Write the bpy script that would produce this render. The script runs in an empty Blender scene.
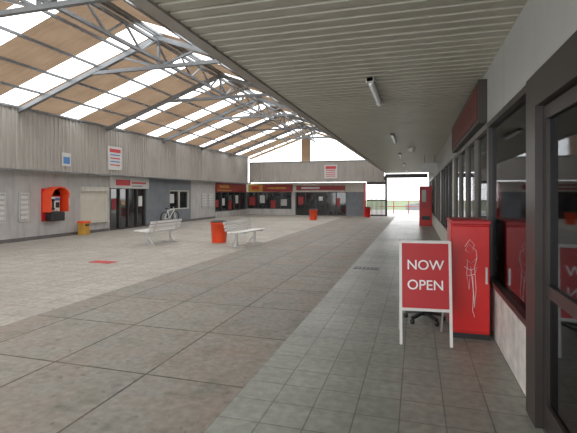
import bpy, math, random
from mathutils import Vector, Matrix
random.seed(4)
S=bpy.context.scene
try:
    S.view_settings.view_transform='Standard'
    S.view_settings.look='None'
except Exception: pass

# ---------------------------------------------------------------- materials
def new_mat(name):
    m=bpy.data.materials.new(name); m.use_nodes=True
    nt=m.node_tree; b=nt.nodes['Principled BSDF']; return m,nt,b
def mat(name,col,rough=.6,metal=0,var=.12,scale=3.0,spec=.5,bump=0,emit=0,grime=0):
    m,nt,b=new_mat(name)
    tc=nt.nodes.new('ShaderNodeTexCoord'); n=nt.nodes.new('ShaderNodeTexNoise')
    n.inputs['Scale'].default_value=scale; n.inputs['Detail'].default_value=6
    nt.links.new(tc.outputs['Object'],n.inputs['Vector'])
    r=nt.nodes.new('ShaderNodeValToRGB')
    r.color_ramp.elements[0].position=.3; r.color_ramp.elements[1].position=.7
    r.color_ramp.elements[0].color=[c*(1-var) for c in col]+[1]
    r.color_ramp.elements[1].color=[min(1,c*(1+var)) for c in col]+[1]
    nt.links.new(n.outputs['Fac'],r.inputs['Fac']); last=r.outputs['Color']
    if grime:
        mp=nt.nodes.new('ShaderNodeMapping'); mp.inputs['Scale'].default_value=(2.5,2.5,.35)
        nt.links.new(tc.outputs['Object'],mp.inputs[0])
        n2=nt.nodes.new('ShaderNodeTexNoise'); n2.inputs['Scale'].default_value=2.2; n2.inputs['Detail'].default_value=7
        nt.links.new(mp.outputs[0],n2.inputs['Vector'])
        mr=nt.nodes.new('ShaderNodeMapRange'); mr.inputs['From Min'].default_value=.48; mr.inputs['From Max'].default_value=.75; mr.inputs['To Max'].default_value=grime
        nt.links.new(n2.outputs['Fac'],mr.inputs['Value'])
        mx=nt.nodes.new('ShaderNodeMix'); mx.data_type='RGBA'; mx.inputs[7].default_value=(.11,.09,.07,1)
        nt.links.new(mr.outputs[0],mx.inputs[0]); nt.links.new(last,mx.inputs[6]); last=mx.outputs[2]
    nt.links.new(last,b.inputs['Base Color'])
    b.inputs['Roughness'].default_value=rough; b.inputs['Metallic'].default_value=metal
    b.inputs['Specular IOR Level'].default_value=spec
    if emit:
        b.inputs['Emission Color'].default_value=(*col,1); b.inputs['Emission Strength'].default_value=emit
    return m
def tile_mat(name,c1,c2,mortar,w,h,ms,ox=0,oy=0,rough=.4,stain=(.2,.15,.12),stain_amt=.4,sscale=.8,spec=.3,stain2=None,s2=.5):
    m,nt,b=new_mat(name); N=nt.nodes; L=nt.links
    tc=N.new('ShaderNodeTexCoord'); mp=N.new('ShaderNodeMapping'); mp.inputs['Location'].default_value=(ox,oy,0)
    L.new(tc.outputs['Object'],mp.inputs['Vector'])
    br=N.new('ShaderNodeTexBrick'); br.offset=0; br.squash=1
    br.inputs['Color1'].default_value=(*c1,1); br.inputs['Color2'].default_value=(*c2,1); br.inputs['Mortar'].default_value=(*mortar,1)
    br.inputs['Scale'].default_value=1; br.inputs['Mortar Size'].default_value=ms; br.inputs['Mortar Smooth'].default_value=.1
    br.inputs['Brick Width'].default_value=w; br.inputs['Row Height'].default_value=h
    L.new(mp.outputs[0],br.inputs['Vector']); col=br.outputs['Color']
    def stainmix(col,scale,st,amt,lo,hi,det=8):
        n=N.new('ShaderNodeTexNoise'); n.inputs['Scale'].default_value=scale; n.inputs['Detail'].default_value=det; n.inputs['Roughness'].default_value=.68
        L.new(tc.outputs['Object'],n.inputs['Vector'])
        rp=N.new('ShaderNodeMapRange'); rp.inputs['From Min'].default_value=lo; rp.inputs['From Max'].default_value=hi; rp.inputs['To Max'].default_value=amt
        L.new(n.outputs['Fac'],rp.inputs['Value'])
        mx=N.new('ShaderNodeMix'); mx.data_type='RGBA'; mx.inputs[7].default_value=(*st,1)
        L.new(rp.outputs[0],mx.inputs[0]); L.new(col,mx.inputs[6]); return mx.outputs[2],n
    col,n=stainmix(col,sscale,stain,stain_amt,.42,.66)
    if stain2:
        col,_=stainmix(col,2.6,stain2,s2,.50,.68)
        col,_=stainmix(col,9.0,[c*.6 for c in stain2],s2*.7,.60,.68,3)
    n2=N.new('ShaderNodeTexNoise'); n2.inputs['Scale'].default_value=14; n2.inputs['Detail'].default_value=8
    L.new(tc.outputs['Object'],n2.inputs['Vector'])
    r2=N.new('ShaderNodeMapRange'); r2.inputs['From Min'].default_value=.3; r2.inputs['From Max'].default_value=.7; r2.inputs['To Min'].default_value=.80; r2.inputs['To Max'].default_value=1.15
    L.new(n2.outputs['Fac'],r2.inputs['Value'])
    m2=N.new('ShaderNodeMix'); m2.data_type='RGBA'; m2.blend_type='MULTIPLY'; m2.inputs[0].default_value=1
    L.new(col,m2.inputs[6]); L.new(r2.outputs[0],m2.inputs[7]); L.new(m2.outputs[2],b.inputs['Base Color'])
    rr=N.new('ShaderNodeMapRange'); rr.inputs['To Min'].default_value=rough-.1; rr.inputs['To Max'].default_value=rough+.15
    L.new(n.outputs['Fac'],rr.inputs['Value']); L.new(rr.outputs[0],b.inputs['Roughness'])
    b.inputs['Specular IOR Level'].default_value=spec
    bp=N.new('ShaderNodeBump'); bp.inputs['Strength'].default_value=.4; bp.inputs['Distance'].default_value=.004; bp.invert=True
    L.new(br.outputs['Fac'],bp.inputs['Height']); L.new(bp.outputs[0],b.inputs['Normal'])
    return m
def translucent(name,col,trans=0.0):
    m=bpy.data.materials.new(name); m.use_nodes=True; nt=m.node_tree; N=nt.nodes; L=nt.links
    N.remove(N['Principled BSDF']); out=N['Material Output']
    t=N.new('ShaderNodeBsdfTranslucent')
    d=N.new('ShaderNodeBsdfDiffuse'); k=.45/max(col); d.inputs[0].default_value=(*[min(.8,c*k) for c in col],1)
    tc=N.new('ShaderNodeTexCoord'); n=N.new('ShaderNodeTexNoise'); n.inputs['Scale'].default_value=1.2; n.inputs['Detail'].default_value=5
    L.new(tc.outputs['Object'],n.inputs['Vector'])
    r=N.new('ShaderNodeValToRGB'); r.color_ramp.elements[0].position=.3; r.color_ramp.elements[1].position=.7
    r.color_ramp.elements[0].color=[c*.8 for c in col]+[1]; r.color_ramp.elements[1].color=[min(1,c*1.15) for c in col]+[1]
    L.new(n.outputs['Fac'],r.inputs[0]); L.new(r.outputs[0],t.inputs[0])
    mx=N.new('ShaderNodeMixShader'); mx.inputs[0].default_value=.3
    L.new(t.outputs[0],mx.inputs[1]); L.new(d.outputs[0],mx.inputs[2]); last=mx
    if trans:
        tr=N.new('ShaderNodeBsdfTransparent'); m2=N.new('ShaderNodeMixShader'); m2.inputs[0].default_value=trans
        L.new(mx.outputs[0],m2.inputs[1]); L.new(tr.outputs[0],m2.inputs[2]); last=m2
    L.new(last.outputs[0],out.inputs[0]); return m
def glass(name,tint=.5):
    m=bpy.data.materials.new(name); m.use_nodes=True; nt=m.node_tree; N=nt.nodes; L=nt.links
    N.remove(N['Principled BSDF']); out=N['Material Output']
    tr=N.new('ShaderNodeBsdfTransparent'); tr.inputs[0].default_value=(tint,tint,tint*.95,1)
    g=N.new('ShaderNodeBsdfGlossy'); g.inputs['Roughness'].default_value=.04; g.inputs['Color'].default_value=(.8,.82,.85,1)
    f=N.new('ShaderNodeFresnel'); f.inputs[0].default_value=1.45
    mx=N.new('ShaderNodeMixShader'); L.new(f.outputs[0],mx.inputs[0]); L.new(tr.outputs[0],mx.inputs[1]); L.new(g.outputs[0],mx.inputs[2])
    L.new(mx.outputs[0],out.inputs[0]); return m

M=dict(
 tile=tile_mat('walkway_tile',(.25,.265,.23),(.30,.31,.27),(.11,.11,.10),.314,.314,.005,ox=1.37,rough=.36,stain=(.17,.18,.155),stain_amt=.55,sscale=.6,spec=.45,stain2=(.34,.34,.31),s2=.3),
 conc=tile_mat('concrete_slab',(.29,.28,.25),(.245,.24,.22),(.05,.05,.045),1.0,1.2,.011,ox=.3,oy=.3,rough=.6,stain=(.31,.235,.19),stain_amt=.65,sscale=.9,stain2=(.15,.16,.13),s2=.6),
 pave=tile_mat('light_paver',(.45,.43,.385),(.385,.37,.335),(.22,.21,.19),.4,.4,.008,ox=4.8,rough=.55,stain=(.32,.295,.26),stain_amt=.7,sscale=.35,stain2=(.27,.25,.22),s2=.55),
 asphalt=mat('outer_concrete',(.22,.21,.20),.8,var=.15),
 grass=mat('grass',(.07,.10,.035),.9,var=.3,scale=8),
 fascia=mat('ribbed_fascia_paint',(.40,.375,.345),.55,var=.06,scale=.8,grime=.25),
 soffit=mat('soffit_paint',(.49,.48,.41),.42,var=.06,scale=1.,grime=.12),
 bulk=mat('bulkhead_paint',(.47,.475,.455),.6,var=.05,scale=1,grime=.1),
 wall=mat('grey_wall_paint',(.46,.45,.44),.7,var=.08,scale=2,grime=.3),
 blue=mat('bluegrey_wall_paint',(.18,.20,.225),.7,var=.1),
 skirt=mat('dark_skirt',(.13,.12,.12),.6),
 cream=mat('cream_paint',(.62,.60,.54),.6,var=.06,grime=.15),
 mott=mat('mottled_dado',(.68,.65,.62),.6,var=.18,scale=9,grime=.3),
 brown=mat('bronze_frame',(.04,.033,.03),.35,var=.1),
 wframe=mat('weathered_window_frame',(.16,.145,.13),.45,var=.15),
 dglass=mat('dark_window_glass',(.02,.022,.025),.06,var=.3,scale=1.5,spec=.8),
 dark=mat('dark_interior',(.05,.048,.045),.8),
 room=mat('interior_paint',(.30,.28,.26),.8),
 red=mat('red_enamel',(.60,.02,.02),.3,var=.08),
 redm=mat('red_panel',(.50,.028,.035),.4,var=.05),
 sred=mat('faded_red_sign',(.30,.03,.03),.5,var=.15),
 maroon=mat('maroon_panel',(.10,.035,.03),.5,var=.15),
 orange=mat('orange_plastic',(.85,.08,.02),.4,var=.06),
 yellow=mat('yellow_sign',(.50,.28,.04),.5,var=.2),
 white=mat('white_enamel',(.75,.75,.73),.4,var=.03),
 poster=mat('poster_paper',(.60,.60,.59),.6,var=.08,scale=12),
 text=mat('white_lettering',(.9,.88,.88),.5,var=.01),
 alum=mat('aluminium',(.62,.62,.62),.35,metal=.6,var=.05),
 steel=mat('galvanised_steel',(.19,.20,.21),.45,metal=.2,var=.12),
 black=mat('black_plastic',(.02,.02,.022),.4),
 bluep=mat('blue_sign',(.08,.22,.5),.5),
 tanp=mat('tan_board',(.36,.24,.14),.6),
 rubber=mat('rubber',(.015,.015,.015),.7),
 tan=translucent('tan_roof_sheet',(.104,.073,.049)),
 sky=translucent('clear_roof_sheet',(.85,.87,.88),.72),
 gab=translucent('gable_translucent_sheet',(.80,.83,.85),.3),
 glass=glass('clear_glass'),
 shut=mat('shutter_cream',(.62,.59,.51),.5,var=.05),
 decal=mat('red_decal',(.24,.018,.03),.5),
 tube=mat('diffuser',(.78,.79,.77),.4,var=.01,emit=.2),
)
ML=list(M.keys())

# ---------------------------------------------------------------- builder
class B:
    def __init__(s,name,loc=(0,0,0),rot=0):
        s.n=name; s.loc=loc; s.rot=rot; s.v=[]; s.f=[]; s.m=[]; s.sm=[]
    def add(s,vs,fs,m,smooth=False):
        o=len(s.v); s.v+= [tuple(x) for x in vs]
        for f in fs: s.f.append([i+o for i in f]); s.m.append(m); s.sm.append(smooth)
        return s
    def box(s,a,b,m,bev=0):
        x0,x1=sorted((a[0],b[0])); y0,y1=sorted((a[1],b[1])); z0,z1=sorted((a[2],b[2]))
        if bev:
            k=bev; vs=[];fs=[]
            idx={}
            for sx in (0,1):
                for sy in (0,1):
                    for sz in (0,1):
                        X=(x0,x1)[sx];Y=(y0,y1)[sy];Z=(z0,z1)[sz]
                        dx=k*(1-2*sx);dy=k*(1-2*sy);dz=k*(1-2*sz)
                        idx[(sx,sy,sz,0)]=len(vs);vs.append((X,Y+dy,Z+dz))
                        idx[(sx,sy,sz,1)]=len(vs);vs.append((X+dx,Y,Z+dz))
                        idx[(sx,sy,sz,2)]=len(vs);vs.append((X+dx,Y+dy,Z))
                        fs.append([idx[(sx,sy,sz,i)] for i in range(3)])
            g=lambda *a: idx[a]
            for t in (0,1):
                fs.append([g(t,0,0,0),g(t,1,0,0),g(t,1,1,0),g(t,0,1,0)])
                fs.append([g(0,t,0,1),g(1,t,0,1),g(1,t,1,1),g(0,t,1,1)])
                fs.append([g(0,0,t,2),g(1,0,t,2),g(1,1,t,2),g(0,1,t,2)])
            for p in (0,1):
                for q in (0,1):
                    fs.append([g(0,p,q,1),g(1,p,q,1),g(1,p,q,2),g(0,p,q,2)])
                    fs.append([g(p,0,q,0),g(p,1,q,0),g(p,1,q,2),g(p,0,q,2)])
                    fs.append([g(p,q,0,0),g(p,q,1,0),g(p,q,1,1),g(p,q,0,1)])
            return s.add(vs,fs,m)
        vs=[(x0,y0,z0),(x1,y0,z0),(x1,y1,z0),(x0,y1,z0),(x0,y0,z1),(x1,y0,z1),(x1,y1,z1),(x0,y1,z1)]
        fs=[(0,3,2,1),(4,5,6,7),(0,1,5,4),(1,2,6,5),(2,3,7,6),(3,0,4,7)]
        return s.add(vs,fs,m)
    def beam(s,p,q,w,h,m):
        p=Vector(p);q=Vector(q);d=(q-p).normalized()
        up=Vector((0,0,1)) if abs(d.z)<.95 else Vector((0,1,0))
        r=d.cross(up).normalized(); u=r.cross(d).normalized()
        vs=[]
        for c in (p,q):
            for a,b in ((-1,-1),(1,-1),(1,1),(-1,1)): vs.append(c+r*a*w/2+u*b*h/2)
        return s.add(vs,[(0,1,2,3),(7,6,5,4),(0,4,5,1),(1,5,6,2),(2,6,7,3),(3,7,4,0)],m)
    def lathe(s,prof,c,m,seg=28):
        vs=[];fs=[]
        for r,z in prof:
            for i in range(seg):
                a=2*math.pi*i/seg; vs.append((c[0]+r*math.cos(a),c[1]+r*math.sin(a),c[2]+z))
        for j in range(len(prof)-1):
            for i in range(seg):
                k=(i+1)%seg; fs.append((j*seg+i,j*seg+k,(j+1)*seg+k,(j+1)*seg+i))
        fs.append(tuple(range(seg))[::-1]); fs.append(tuple((len(prof)-1)*seg+i for i in range(seg)))
        return s.add(vs,fs,m,True)
    def tube(s,pts,r,m,seg=8,closed=False):
        pts=[Vector(p) for p in pts]; n=len(pts); vs=[];fs=[]
        for i,p in enumerate(pts):
            a=pts[(i-1)%n] if (closed or i>0) else p; b=pts[(i+1)%n] if (closed or i<n-1) else p
            d=(b-a).normalized(); up=Vector((0,0,1)) if abs(d.z)<.9 else Vector((1,0,0))
            if closed: up=Vector((1,0,0)) if abs(d.x)<.9 else up
            R=d.cross(up).normalized(); U=R.cross(d)
            for k in range(seg):
                t=2*math.pi*k/seg; vs.append(p+(R*math.cos(t)+U*math.sin(t))*r)
        for i in range(n if closed else n-1):
            for k in range(seg):
                a=i*seg+k;b=i*seg+(k+1)%seg;c=((i+1)%n)*seg+(k+1)%seg;d=((i+1)%n)*seg+k
                fs.append((a,b,c,d))
        return s.add(vs,fs,m,True)
    def make(s):
        me=bpy.data.meshes.new(s.n); me.from_pydata(s.v,[],s.f)
        used=sorted(set(s.m),key=ML.index)
        for u in used: me.materials.append(M[u])
        for i,p in enumerate(me.polygons):
            p.material_index=used.index(s.m[i]); p.use_smooth=s.sm[i]
        me.update()
        import bmesh
        bm=bmesh.new(); bm.from_mesh(me); bmesh.ops.recalc_face_normals(bm,faces=bm.faces); bm.to_mesh(me); bm.free()
        o=bpy.data.objects.new(s.n,me); o.location=s.loc; o.rotation_euler=(0,0,s.rot); S.collection.objects.link(o); return o
def text(body,parent,loc,rot,size,m='text',name='lettering',ext=.002,sx=1,off=0):
    c=bpy.data.curves.new(name,'FONT'); c.body=body; c.size=size; c.extrude=ext; c.align_x='CENTER'; c.align_y='CENTER'; c.offset=off
    c.materials.append(M[m]); o=bpy.data.objects.new(name,c); o.location=loc; o.rotation_euler=rot; o.scale=(sx,1,1)
    S.collection.objects.link(o); o.parent=parent; return o
def profile(t0,t1,p,h,shape):
    out=[];t=t0
    while t<t1:
        for a,b in shape: out.append((t+a*p,b*h))
        t+=p
    return out
TRAP=((0,0),(.45,0),(.52,1),(.93,1))
PAN=((0,0),(.70,0),(.75,1),(.95,1))
SINE=tuple((i/6,.5-.5*math.cos(2*math.pi*i/6)) for i in range(6))
def corr(b,prof,fn,m):
    vs=[]
    for t,o in prof: vs+=[fn(t,o,0),fn(t,o,1)]
    for i in range(len(prof)-1):
        mm=m(prof[i][0]) if callable(m) else m
        b.add([vs[2*i],vs[2*i+1],vs[2*i+3],vs[2*i+2]],[(0,1,2,3)],mm)

Y0,Y1=-5,31.5
XR=.83; XE=-1.97; XL=-12.8; XF=-12.3; ZS=3.1
# ---------------------------------------------------------------- floor
f=B('floor')
f.box((-1.37,Y0,-.1),(XR+4,Y1+2,0),'tile')
f.box((-4.8,Y0,-.1),(-1.37,Y1+2,0),'conc')
f.box((-19,Y0,-.1),(-4.8,Y1+2,0),'pave')
f.make()
B('lawn').box((-60,Y1+2,-.25),(60,110,-.04),'grass').make()
g=B('outdoor_path'); g.box((-6,Y1+2,-.039),(3,44.9,-.01),'asphalt'); g.make()

# ---------------------------------------------------------------- right side
c=B('ceiling'); corr(c,profile(Y0,Y1+.3,.17,.022,PAN),lambda t,o,k:((XE,XR+.1)[k],t,ZS+o),'soffit')
c.box((XE,Y0,ZS+.06),(XR+4,Y1+.3,ZS+.14),'soffit')
c.make()
g=B('gutter'); g.box((XE-.14,Y0,ZS-.02),(XE-.005,Y1+.3,ZS+.16),'fascia'); g.make()
c=B('fascia_right'); corr(c,profile(Y0,Y1,.16,.025,TRAP),lambda t,o,k:(XE-.02-o,t,(ZS+.16,4.36)[k]),'fascia'); c.make()

w=B('wall_right')
w.box((XR,Y0,2.43),(XR+.15,Y1+.3,ZS),'bulk')
w.box((XR,3.56,0),(XR+.15,5.5,.6),'mott')
w.box((XR,5.5,0),(XR+.15,Y1+.3,.6),'cream')
w.box((XR,Y0,0),(XR+.15,1.0,2.43),'cream')
w.box((XR+3.9,Y0,0),(XR+4,Y1+.3,ZS+.06),'room')
w.box((XR+.15,Y1+.2,0),(XR+4,Y1+.3,ZS+.06),'room')
for y in (10.2,15.3,19.8,24.6,29.5): w.box((XR-.02,y,.6),(XR+.16,y+.45,2.43),'cream')
w.make()
def rwin(b,y0,y1,z0,z1,n,fm='brown'):
    b.box((XR-.03,y0,z1-.06),(XR+.07,y1,z1),fm); b.box((XR-.04,y0,z0),(XR+.08,y1,z0+.05),fm)
    for i in range(n+1):
        y=y0+(y1-y0)*i/n; y=min(max(y,y0+.03),y1-.03)
        b.box((XR-.025,y-.03,z0+.05),(XR+.065,y+.03,z1-.06),fm)
    b.box((XR+.018,y0+.03,z0+.05),(XR+.024,y1-.03,z1-.06),'glass')
wf=B('window_1')
rwin(wf,3.56,5.5,.6,2.43,1); 
wf.box((XR+.05,3.66,.68),(XR+.06,5.4,1.34),'decal')
wf.make()
for i,(a,b_,n) in enumerate(((5.5,10.2,4),(10.65,15.3,4),(15.75,19.8,3),(20.25,24.6,3),(25.05,29.5,3))):
    wf=B('window_%d'%(i+2)); rwin(wf,a,b_,.6,2.43,n,'wframe' if i%2==0 else 'brown')
    L=(b_-a)/n
    for k in range(n):
        y=a+L*k
        mm=random.choice(['decal','poster','decal','yellow','dark'])
        wf.box((XR+.05,y+.15,.75),(XR+.06,y+L*.8,random.choice([1.2,1.5,1.0])),mm)
        if random.random()<.6: wf.box((XR+.05,y+.2,1.6),(XR+.06,y+L*.7,2.1),random.choice(['poster','dark','decal']))
    wf.make()
p=B('door_frame'); 
p.box((XR-.05,3.30,0),(XR+.12,3.555,2.43),'brown'); p.box((XR-.05,1.0,2.2),(XR+.12,3.30,2.43),'brown'); p.box((XR-.05,1.0,0),(XR+.12,1.1,2.2),'brown'); p.make()
def door(name,y0,y1):
    d=B(name); x0,x1=XR,XR+.05
    d.box((x0,y0,.01),(x1,y0+.07,2.19),'brown'); d.box((x0,y1-.07,.01),(x1,y1,2.19),'brown')
    d.box((x0,y0+.07,.01),(x1,y1-.07,.2),'brown'); d.box((x0,y0+.07,2.1),(x1,y1-.07,2.19),'brown'); d.box((x0,y0+.07,.92),(x1,y1-.07,1.0),'brown')
    d.box((x0+.02,y0+.07,.2),(x0+.026,y1-.07,.92),'glass'); d.box((x0+.02,y0+.07,1.0),(x0+.026,y1-.07,2.1),'glass')
    d.tube([(x0-.001,y0+.12,.85),(x0-.05,y0+.12,.85),(x0-.05,y0+.12,1.2),(x0-.001,y0+.12,1.2)],.012,'alum')
    d.make()
door('door_1',2.2,3.29); door('door_2',1.105,2.195)
s=B('bulkhead_sign'); s.box((XR-.10,5.7,2.47),(XR,9.7,3.0),'brown'); s.box((XR-.11,5.76,2.52),(XR-.10,9.64,2.95),'maroon')
for k in range(6): s.box((XR-.115,5.8,2.56+k*.065),(XR-.11,9.6,2.575+k*.065),'sred')
s.make()
b=B('shop_counter'); b.box((2.2,3.2,0),(2.8,9.5,1.0),'room'); b.box((2.1,3.1,1.0),(2.9,9.6,1.05),'brown'); b.make()

for y in (5.6,10.9,16.2,21.5,26.8):
    l=B('fluorescent_batten'); l.box((-.61,y,ZS-.05),(-.53,y+1.5,ZS-.001),'alum'); l.box((-.62,y,ZS-.06),(-.52,y+.05,ZS-.001),'white'); l.box((-.62,y+1.45,ZS-.06),(-.52,y+1.5,ZS-.001),'white')
    l.tube([(-.57,y+.05,ZS-.075),(-.57,y+1.45,ZS-.075)],.019,'tube',10); l.make()
d=B('security_camera_dome'); d.lathe([(.02,-.17),(.09,-.14),(.12,-.08),(.12,0)],(-.15,14.5,ZS),'white'); d.make()
d=B('hanging_blade_sign'); d.box((.2,17.4,2.45),(.8,17.45,2.8),'poster'); d.box((.3,17.41,2.8),(.32,17.43,ZS),'steel'); d.box((.68,17.41,2.8),(.7,17.43,ZS),'steel'); d.make()

# ---------------------------------------------------------------- left side
w=B('wall_left')
def wl(y0,y1,z0,z1,m,x=XL,t=.2): w.box((x-t,y0,z0),(x,y1,z1),m)
wl(Y0,14.05,0,2.43,'wall')
wl(14.05,15.6,0,.45,'wall'); wl(14.05,15.6,1.75,2.43,'wall'); wl(15.6,15.75,0,2.43,'wall')
wl(15.75,18.4,1.9,2.43,'cream'); wl(18.4,20.5,0,2.43,'blue'); wl(20.5,22.6,0,.75,'blue'); wl(20.5,22.6,1.8,2.43,'blue'); wl(22.6,22.8,0,2.43,'blue')
wl(22.8,26,0,2.43,'wall'); wl(26,Y1,0,.4,'wall'); wl(26,Y1,2.35,2.43,'wall')
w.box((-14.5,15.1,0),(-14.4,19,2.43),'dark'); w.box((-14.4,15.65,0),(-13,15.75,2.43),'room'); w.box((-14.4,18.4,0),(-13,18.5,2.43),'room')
w.make()
t=B('baseboard_left'); t.box((XL,Y0,0),(XL+.02,15.7,.12),'skirt'); t.box((XL,18.4,0),(XL+.02,26,.12),'skirt'); t.make()
c=B('soffit_left'); c.box((-18,Y0,2.431),(XF-.11,Y1,2.49),'soffit'); c.make()
c=B('fascia_left'); corr(c,profile(Y0,30.4,.17,.03,TRAP),lambda t,o,k:(XF+.01+o,t,(2.40,4.34)[k]),'fascia')
c.box((XF-.1,Y0,2.42),(XF,30.45,4.34),'fascia'); c.box((XF-.1,Y0,4.34),(XF+.07,30.45,4.40),'steel'); c.box((XF,Y0,2.37),(XF+.05,30.45,2.41),'steel'); c.make()

s=B('roller_shutter'); corr(s,profile(.46,1.69,.06,.012,TRAP),lambda t,o,k:(XL-.06+o,(14.1,15.55)[k],t),'shut')
s.box((XL-.1,14.055,.455),(XL-.0,14.1,1.745),'cream'); s.box((XL-.1,15.55,.455),(XL,15.595,1.745),'cream'); s.box((XL+.001,14.05,1.72),(XL+.08,15.6,1.9),'cream'); s.box((XL+.001,14.02,.41),(XL+.1,15.63,.45),'cream'); s.make()
def leftglaz(name,y0,y1,z0,z1,n,post=None,fr='brown',x=XL):
    b=B(name); b.box((x-.12,y0,z0),(x-.10,y1,z1),'dglass')
    b.box((x-.12,y0,z1-.05),(x-.02,y1,z1),fr); b.box((x-.12,y0,z0),(x-.02,y1,z0+.05),fr)
    for i in range(n+1):
        y=min(max(y0+(y1-y0)*i/n,y0+.03),y1-.03); b.box((x-.12,y-.03,z0+.05),(x-.02,y+.03,z1-.05),fr)
    if post:
        for (a,c_,za,zb,m) in post: b.box((x-.099,a,za),(x-.09,c_,zb),m)
    b.make()
leftglaz('door_3',15.8,18.35,.01,1.88,4,[(16.0,16.3,.9,1.4,'decal'),(17.9,18.2,1.0,1.5,'poster'),(16.6,16.9,1.1,1.3,'tanp')])
leftglaz('window_7',20.5,22.6,.75,1.8,2,[(20.7,21.1,1.1,1.6,'poster')],'cream')
leftglaz('window_8',26.05,31.35,.4,1.75,5,[(26.2,26.7,.7,1.2,'sred'),(27.3,27.7,.8,1.3,'poster'),(28.4,28.9,.5,1.1,'sred'),(29.6,30.1,.9,1.5,'poster')],'brown')
s=B('shop_sign'); s.box((XL,15.75,1.86),(XL+.12,18.45,2.36),'poster'); s.box((XL+.12,16.0,1.98),(XL+.125,17.0,2.24),'redm'); s.box((XL+.12,17.1,2.08),(XL+.125,18.2,2.16),'redm'); s.box((XL+.12,17.1,1.95),(XL+.125,17.9,1.99),'skirt'); s.make()
s=B('shop_sign'); s.box((XL,26.05,1.76),(XL+.1,31.1,2.34),'sred'); s.box((XL+.1,26.2,1.8),(XL+.105,28.4,1.88),'yellow'); s.box((XL+.1,26.5,2.02),(XL+.105,28.0,2.2),'yellow'); s.make()
for y,z0,z1,wd in ((10.35,.66,1.64,.42),(11.25,.66,1.64,.4),(24.05,.75,1.62,.7),(24.95,.75,1.62,.7)):
    n=B('notice_board'); n.box((XL,y,z0),(XL+.05,y+wd,z1),'alum'); n.box((XL+.05,y+.03,z0+.03),(XL+.055,y+wd-.03,z1-.03),'wall')
    for k in range(5): n.box((XL+.055,y+.06,z0+.1+k*.17),(XL+.058,y+wd-.06,z0+.2+k*.17),'poster')
    n.make()
n=B('wall_poster'); n.box((XL,13.15,1.15),(XL+.02,13.5,1.6),'poster'); n.box((XL+.02,13.18,1.45),(XL+.023,13.47,1.56),'bluep'); n.make()
def fsign(y,z0,z1,wd):
    n=B('fascia_notice_sign'); x=XF+.045; n.box((x,y,z0),(x+.04,y+wd,z1),'poster'); n.box((x+.04,y+.08,z1-.25),(x+.043,y+wd-.08,z1-.1),'redm')
    for k in range(4): n.box((x+.04,y+.12,z1-.38-k*.14),(x+.043,y+wd-.12,z1-.33-k*.14),'redm' if k%2 else 'bluep')
    n.make()
fsign(14.95,2.62,3.6,.85)
n=B('blue_emblem_sign'); n.box((XF+.045,12.55,2.62),(XF+.07,12.95,3.1),'poster'); n.box((XF+.07,12.6,2.7),(XF+.073,12.9,2.95),'bluep'); n.make()

ph=B('payphone',(XL+.002,12.6,0))
ph.box((0,-.42,.62),(.05,.42,1.8),'red')
prof=[]
for i in range(9):
    a=math.pi*i/8; prof.append((.42*math.cos(a),1.55+.32*math.sin(a)))
vs=[];fs=[]
for (yy,zz) in prof: vs+=[(0.05,yy,zz),(.46,yy,zz),(0.05,yy*.9,1.55+(zz-1.55)*.88),(.46,yy*.9,1.55+(zz-1.55)*.88)]
for i in range(8):
    a=4*i;b_=4*i+4; fs+=[(a,a+1,b_+1,b_),(a+2,b_+2,b_+3,a+3),(a+1,a+3,b_+3,b_+1)]
fs+=[tuple(4*i for i in range(9))]
ph.add(vs,fs,'orange')
ph.box((.05,-.42,.95),(.42,-.38,1.56),'orange',.01); ph.box((.05,.38,.95),(.42,.42,1.56),'orange',.01)
ph.box((.05,-.3,.62),(.36,.3,.95),'black',.02); ph.box((.05,-.2,.96),(.2,.22,1.5),'white',.015)
ph.box((.2,.02,1.1),(.21,.18,1.3),'black'); ph.box((.2,.0,1.36),(.21,.2,1.46),'bluep')
ph.box((.2,-.15,1.05),(.25,-.09,1.4),'black',.01); ph.box((.2,-.17,1.34),(.27,-.07,1.42),'black',.01); ph.box((.2,-.17,1.03),(.27,-.07,1.1),'black',.01)
ph.tube([(.24,-.12,1.04),(.27,-.1,.98),(.27,.0,.97),(.22,.08,1.02)],.008,'black')
ph.make()
def bin_(loc,r,h,m,lid='black'):
    b=B('litter_bin',loc); b.lathe([(r*.82,0),(r*.85,.02),(r,h*.9),(r*1.06,h*.9),(r*1.06,h*.95)],(0,0,0),m)
    b.lathe([(r*1.04,h*.95),(r*1.0,h),(r*.75,h+.03),(r*.7,h+.01)],(0,0,0),lid)
    b.make()
b=B('litter_bin',(XL+.3,13.9,0)); b.box((-.15,-.17,0),(.15,.17,.46),'yellow',.02); b.box((-.17,-.19,.46),(.17,.19,.54),'orange',.02); b.box((.15,-.1,.34),(.155,.1,.42),'black'); b.make()
bin_((-6.25,13.0,0),.28,.70,'orange'); bin_((-6.06,25.8,0),.26,.66,'orange'); bin_((-3.2,30.0,0),.22,.7,'red')

def bench(loc,rot):
    b=B('park_bench',loc,rot); L=.85
    for i in range(5): x=-.12+i*.105; b.box((x,-L,.42+(.006*i)),(x+.085,L,.45+(.006*i)),'white',.006)
    for i in range(3): 
        x=-.18-.03*i; z=.52+i*.10; b.beam((x,-L,z),(x,L,z),.025,.08,'white')
    for y in (-.6,.6):
        b.beam((-.2,y,.40),(.38,y,.415),.045,.035,'alum'); b.beam((-.17,y,.40),(-.28,y,.76),.045,.03,'alum')
        b.beam((.06,y,.40),(.06,y,.02),.06,.05,'alum'); b.box((-.22,y-.03,0),(.34,y+.03,.03),'alum',.008)
        b.beam((-.14,y,.03),(.06,y,.3),.04,.03,'alum')
    b.make()
bench((-5.2,12.6,0),math.radians(-6)); bench((-7.95,12.2,0),math.radians(178))

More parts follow.
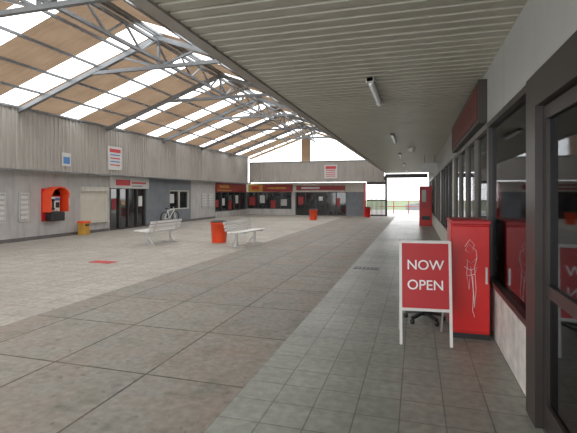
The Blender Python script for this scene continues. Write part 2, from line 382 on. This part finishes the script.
bk=B('bicycle',(XL+.4,19.9,0))
for y in (-.52,.52):
    pts=[(0,y+.32*math.cos(t*math.pi/14),.348+.32*math.sin(t*math.pi/14)) for t in range(28)]
    bk.tube(pts,.028,'rubber',6,True)
    for k in range(12):
        a=k*math.pi/6; bk.beam((0,y,.348),(0,y+.31*math.cos(a),.348+.31*math.sin(a)),.006,.006,'alum')
fr=[((-.0,-.52,.335),(0,-.08,.30)),((0,-.08,.30),(0,-.22,.80)),((0,-.52,.335),(0,-.2,.72)),((0,-.08,.30),(0,.36,.72)),((0,-.2,.72),(0,.36,.80)),((0,.34,.9),(0,.52,.335))]
for a,c_ in fr: bk.tube([a,c_],.024,'white')
bk.box((-.06,-.36,.82),(.06,-.12,.87),'black',.015); bk.tube([(-.28,.30,.95),(0,.35,.93),(.28,.30,.95)],.016,'black'); bk.lathe([(.08,0),(.08,.02)],(0.05,-.08,.29),'black',12); bk.beam((.0,.1,.33),(.25,.15,.01),.015,.015,'alum')
bk.make()

# ---------------------------------------------------------------- far wall
YF=31.5
w=B('wall_far'); 
w.box((XL,YF,0),(-9.1,YF+.2,.45),'wall'); w.box((XL,YF,1.75),(-3.5,YF+.2,2.45),'cream'); w.box((-9.1,YF,0),(-8.8,YF+.2,1.75),'wall'); w.box((-4.9,YF,0),(-3.5,YF+.2,1.75),'blue')
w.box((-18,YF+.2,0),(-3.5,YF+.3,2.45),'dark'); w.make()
def farglaz(name,x0,x1,z0,z1,n,posts=()):
    b=B(name); b.box((x0,YF+.1,z0),(x1,YF+.12,z1),'dglass')
    b.box((x0,YF+.02,z1-.05),(x1,YF+.1,z1),'brown'); b.box((x0,YF+.02,z0),(x1,YF+.1,z0+.05),'brown')
    for i in range(n+1):
        x=min(max(x0+(x1-x0)*i/n,x0+.03),x1-.03); b.box((x-.03,YF+.02,z0+.05),(x+.03,YF+.1,z1-.05),'brown')
    for (a,c_,za,zb,m) in posts: b.box((a,YF+.085,za),(c_,YF+.095,zb),m)
    b.make()
farglaz('window_9',XL+.05,-9.1,.45,1.75,4,[(-12.6,-12.1,.7,1.4,'sred'),(-11.7,-11.3,.9,1.5,'poster'),(-10.8,-10.4,.5,1.1,'sred'),(-10.0,-9.5,.7,1.2,'wall')])
farglaz('door_4',-8.8,-4.9,.01,1.75,5,[(-8.6,-8.2,.8,1.4,'sred'),(-5.7,-5.4,.7,1.3,'sred'),(-7.0,-6.7,1.1,1.4,'poster')])
s=B('shop_sign'); s.box((XL+.2,YF-.1,1.78),(-11.4,YF,2.33),'yellow'); s.box((-11.4,YF-.1,1.78),(-9.0,YF,2.33),'sred'); s.box((-12.3,YF-.105,1.95),(-11.7,YF-.1,2.2),'redm'); s.box((-11,YF-.105,2.0),(-9.5,YF-.1,2.12),'yellow'); s.make()
s=B('shop_sign'); s.box((-8.7,YF-.1,1.88),(-5.0,YF,2.22),'sred'); s.box((-8.3,YF-.105,1.98),(-6.9,YF-.1,2.12),'poster'); s.make()
c=B('fascia_far'); corr(c,profile(XF+.1,XE-.3,.17,.03,TRAP),lambda t,o,k:(t,30.58-o,(2.46,3.95)[k]),'fascia'); c.box((XF+.1,30.6,2.46),(XE-.16,30.7,3.95),'fascia'); c.box((XF+.1,30.5,3.951),(XE-.16,30.75,4.0),'steel'); c.box((XF,30.7,2.50),(XE-.16,YF-.01,2.54),'soffit'); c.make()
n=B('fascia_notice_sign'); x=-6.35; n.box((x,30.48,2.72),(x+.95,30.545,3.7),'poster'); n.box((x+.1,30.475,3.4),(x+.85,30.48,3.6),'redm')
for k in range(4): n.box((x+.12,30.475,3.28-k*.14),(x+.8,30.48,3.33-k*.14),'redm')
n.make()
g=B('steel_gate'); 
for i in range(15): x=-3.42+i*.09; g.box((x,31.85,.05),(x+.05,31.9,2.35),'brown')
g.box((-3.48,31.84,2.3),(-2.15,31.92,2.9),'brown'); g.box((-3.48,31.84,.0),(-2.15,31.92,.1),'brown'); g.box((-3.48,31.84,1.1),(-2.15,31.92,1.2),'brown'); g.box((-2.15,31.8,0),(-2.0,31.95,ZS-.05),'brown'); g.box((-2.0,31.86,2.75),(.8,31.92,3.05),'brown'); g.make()
p=B('red_post'); p.box((-3.62,31.2,0),(-3.5,31.32,2.44),'red'); p.box((-3.67,31.15,0),(-3.45,31.37,.03),'red'); p.make()
g=B('gable_end'); yg=31.0
g.add([(XF,yg,4.01),(XE-.1,yg,4.01),(XE-.1,yg,4.34),(-7.1,yg,6.18),(XF,yg,4.34)],[(0,1,2,3,4)],'gab')
g.box((-8.15,yg-.1,4.01),(-7.5,yg-.02,6.0),'tanp'); 
for a,b_ in (((XF,4.36),(-7.1,6.2)),((-7.1,6.2),(XE-.1,4.36))): g.beam((a[0],yg-.05,a[1]-.06),(b_[0],yg-.05,b_[1]-.06),.1,.14,'tanp')
g.make()

# ---------------------------------------------------------------- roof
XM=-7.1; ZM=6.25; ZEV=4.42
r=B('roof')
pr=profile(Y0,31.3,.2,.03,SINE)
clear=lambda t: 'sky' if ((t+.45)%2.6)<.85 else 'tan'
corr(r,pr,lambda t,o,k:((XF-.1,XM)[k],t,(ZEV,ZM)[k]+o),clear)
corr(r,pr,lambda t,o,k:((XE+.0,XM)[k],t,(ZEV,ZM)[k]+o),clear)
r.make()
ra=B('roof_purlins')
for k in range(6):
    f_=k/5*.97+.015
    for xe in (XF,XE):
        x=xe+(XM-xe)*f_; z=ZEV+(ZM-ZEV)*f_-.05
        ra.box((x-.025,Y0,z-.05),(x+.025,31.0,z+.02),'steel')
ra.make()
yt=2.6
while yt<31:
    t=B('roof_truss')
    sl=(ZM-ZEV)/(XM-XF)
    t.beam((XF+.02,yt,ZEV-.16),(XM,yt,ZM-.16),.12,.13,'steel'); t.beam((XE-.06,yt,ZEV-.16),(XM,yt,ZM-.16),.12,.13,'steel')
    zc=5.25; xa=XF+(zc-ZEV+.16)/sl; xb=2*XM-xa
    t.beam((xa,yt,zc),(xb,yt,zc),.10,.10,'steel'); t.beam((XM,yt,zc),(XM,yt,ZM-.2),.07,.07,'steel')
    for sgn in (-1,1):
        xq=XM+sgn*1.2; t.beam((XM,yt,zc),(xq,yt,ZM-.2-1.2*sl),.06,.06,'steel')
    t.make(); yt+=4.1
g=B('ridge_lattice_girder')
g.beam((XM,Y0,ZM-.28),(XM,30.8,ZM-.28),.08,.08,'steel'); g.beam((XM,Y0,5.45),(XM,30.8,5.45),.09,.08,'steel')
y=Y0;up=True
while y<30.0:
    g.beam((XM,y,5.45 if up else ZM-.28),(XM,y+.68,ZM-.28 if up else 5.45),.05,.05,'steel'); y+=.68; up=not up
g.make()

# ---------------------------------------------------------------- A-frame sign
sg=B('a_frame_sign',(.09,4.86,0),math.radians(6)); W=.255
tilt=.10
def P(x,z,y=0): return (x,tilt*(z/1.09)-tilt+y-.0,z)
for x in (-W,W):
    sg.beam(P(x,.0),P(x,1.09),.028,.022,'white'); sg.beam((x*.93,.42,0),(x*.93,.02,1.06),.02,.02,'alum')
sg.beam(P(-W,1.085),P(W,1.085),.03,.03,'white'); sg.beam(P(-W,.37),P(W,.37),.022,.03,'white')
sg.beam((-W,.2,.62),(W,.2,.62),.01,.01,'alum')
vs=[P(-W+.014,.38,-.006),P(W-.014,.38,-.006),P(W-.014,1.07,-.006),P(-W+.014,1.07,-.006),P(-W+.014,.38,.006),P(W-.014,.38,.006),P(W-.014,1.07,.006),P(-W+.014,1.07,.006)]
sg.add(vs,[(0,1,2,3),(4,5,6,7),(0,1,5,4),(1,2,6,5),(2,3,7,6),(3,0,4,7)],'redm')
so=sg.make()
ta=math.atan(tilt/1.09)
text('NOW',so,P(0,.835,-.012),(math.pi/2-ta,0,0),.145,off=.001); text('OPEN',so,P(0,.625,-.012),(math.pi/2-ta,0,0),.145,off=.001)

st=B('swivel_stool',(.10,5.7,0))
for k in range(5):
    a=k*2*math.pi/5+.3; e=(.24*math.cos(a),.24*math.sin(a),.07); st.beam((0,0,.11),e,.04,.03,'black'); st.lathe([(.015,-.03),(.028,-.02),(.028,.02),(.015,.03)],(e[0],e[1],.03),'black',10)
st.lathe([(.03,.08),(.03,.4)],(0,0,0),'black',12); st.lathe([(.05,.4),(.19,.42),(.2,.47),(.15,.5)],(0,0,0),'black',24); st.make()

vm=B('red_vending_cabinet'); x0,x1,y0,y1=.375,.775,5.1,5.75
vm.box((x0+.02,y0+.03,0),(x1-.0,y1,.06),'black'); vm.box((x0,y0+.025,.05),(x1,y1,1.28),'red',.012)
vm.box((x0+.004,y0,.08),(x1-.004,y0+.024,1.25),'red',.01); vm.box((x0-.006,y0-.006,1.26),(x1+.006,y1,1.31),'redm',.012)
vm.box((x1-.05,y0-.012,.62),(x1-.03,y0,.8),'alum'); 
def scrib(pts,r=.0028): vm.tube([(x0+a*.4,y0-.002,z) for a,z in pts],r,'text',6)
scrib([(.35,1.02),(.48,1.10),(.60,1.04),(.5,.94),(.36,.98),(.45,1.05),(.64,.98),(.66,.90),(.52,.84),(.38,.88)])
scrib([(.42,.86),(.4,.72),(.46,.55),(.5,.8),(.58,.5),(.6,.35),(.64,.55),(.60,.8),(.66,.9)])
scrib([(.34,.8),(.5,.76),(.68,.8),(.6,.72),(.42,.7)]); scrib([(.55,.7),(.57,.5),(.55,.32),(.6,.25)])
vm.make()
v=B('drink_machine'); v.box((.16,22.6,.0),(.77,23.4,2.0),'red',.02); v.box((.22,22.58,.9),(.72,22.6,1.85),'redm'); v.box((.28,22.57,1.2),(.48,22.58,1.8),'poster'); v.box((.28,22.57,.3),(.68,22.6,.5),'black'); v.make()
b=B('drain_cover'); b.box((-7.35,8.3,0),(-6.75,8.6,.006),'redm'); b.make()
b=B('drain_cover'); b.box((-1.30,9.2,0),(-.75,9.5,.006),'steel'); 
for k in range(6): b.box((-1.26+k*.085,9.23,.006),(-1.22+k*.085,9.47,.008),'black')
b.make()
b=B('ramp_wall'); b.add([(-1,45,-.01),(8,45,-.01),(8,45,2.2),(-1,45,.5),(-1,45.4,-.01),(8,45.4,-.01),(8,45.4,2.2),(-1,45.4,.5)],[(0,1,2,3),(4,5,6,7),(0,1,5,4),(1,2,6,5),(2,3,7,6),(3,0,4,7)],'steel'); b.make()
b=B('red_handrail')
for k in range(5): b.tube([(-3+k*1.2,37,-.01),(-3+k*1.2,37,1.05)],.035,'sred')
b.tube([(-3,37,1.05),(1.8,37,1.05)],.03,'sred'); b.tube([(-3,37,.55),(1.8,37,.55)],.025,'sred'); b.make()

# ---------------------------------------------------------------- light
wd=bpy.data.worlds.new('overcast'); S.world=wd; wd.use_nodes=True; nt=wd.node_tree
bg=nt.nodes['Background']; bg.inputs[1].default_value=4.5
tc=nt.nodes.new('ShaderNodeTexCoord'); nz=nt.nodes.new('ShaderNodeTexNoise'); nz.inputs['Scale'].default_value=2
rp=nt.nodes.new('ShaderNodeValToRGB'); rp.color_ramp.elements[0].color=(.90,.92,.95,1); rp.color_ramp.elements[1].color=(1,.99,.97,1)
nt.links.new(tc.outputs['Generated'],nz.inputs['Vector']); nt.links.new(nz.outputs['Fac'],rp.inputs[0]); nt.links.new(rp.outputs[0],bg.inputs[0])

cd=bpy.data.cameras.new('camera'); cam=bpy.data.objects.new('camera',cd); S.collection.objects.link(cam)
cd.sensor_width=36; cd.lens=26.83; cd.shift_y=-22.5/577; cd.clip_end=500
cam.location=(0,0,1.6); cam.rotation_euler=(math.pi/2,0,math.radians(16.52)); S.camera=cam
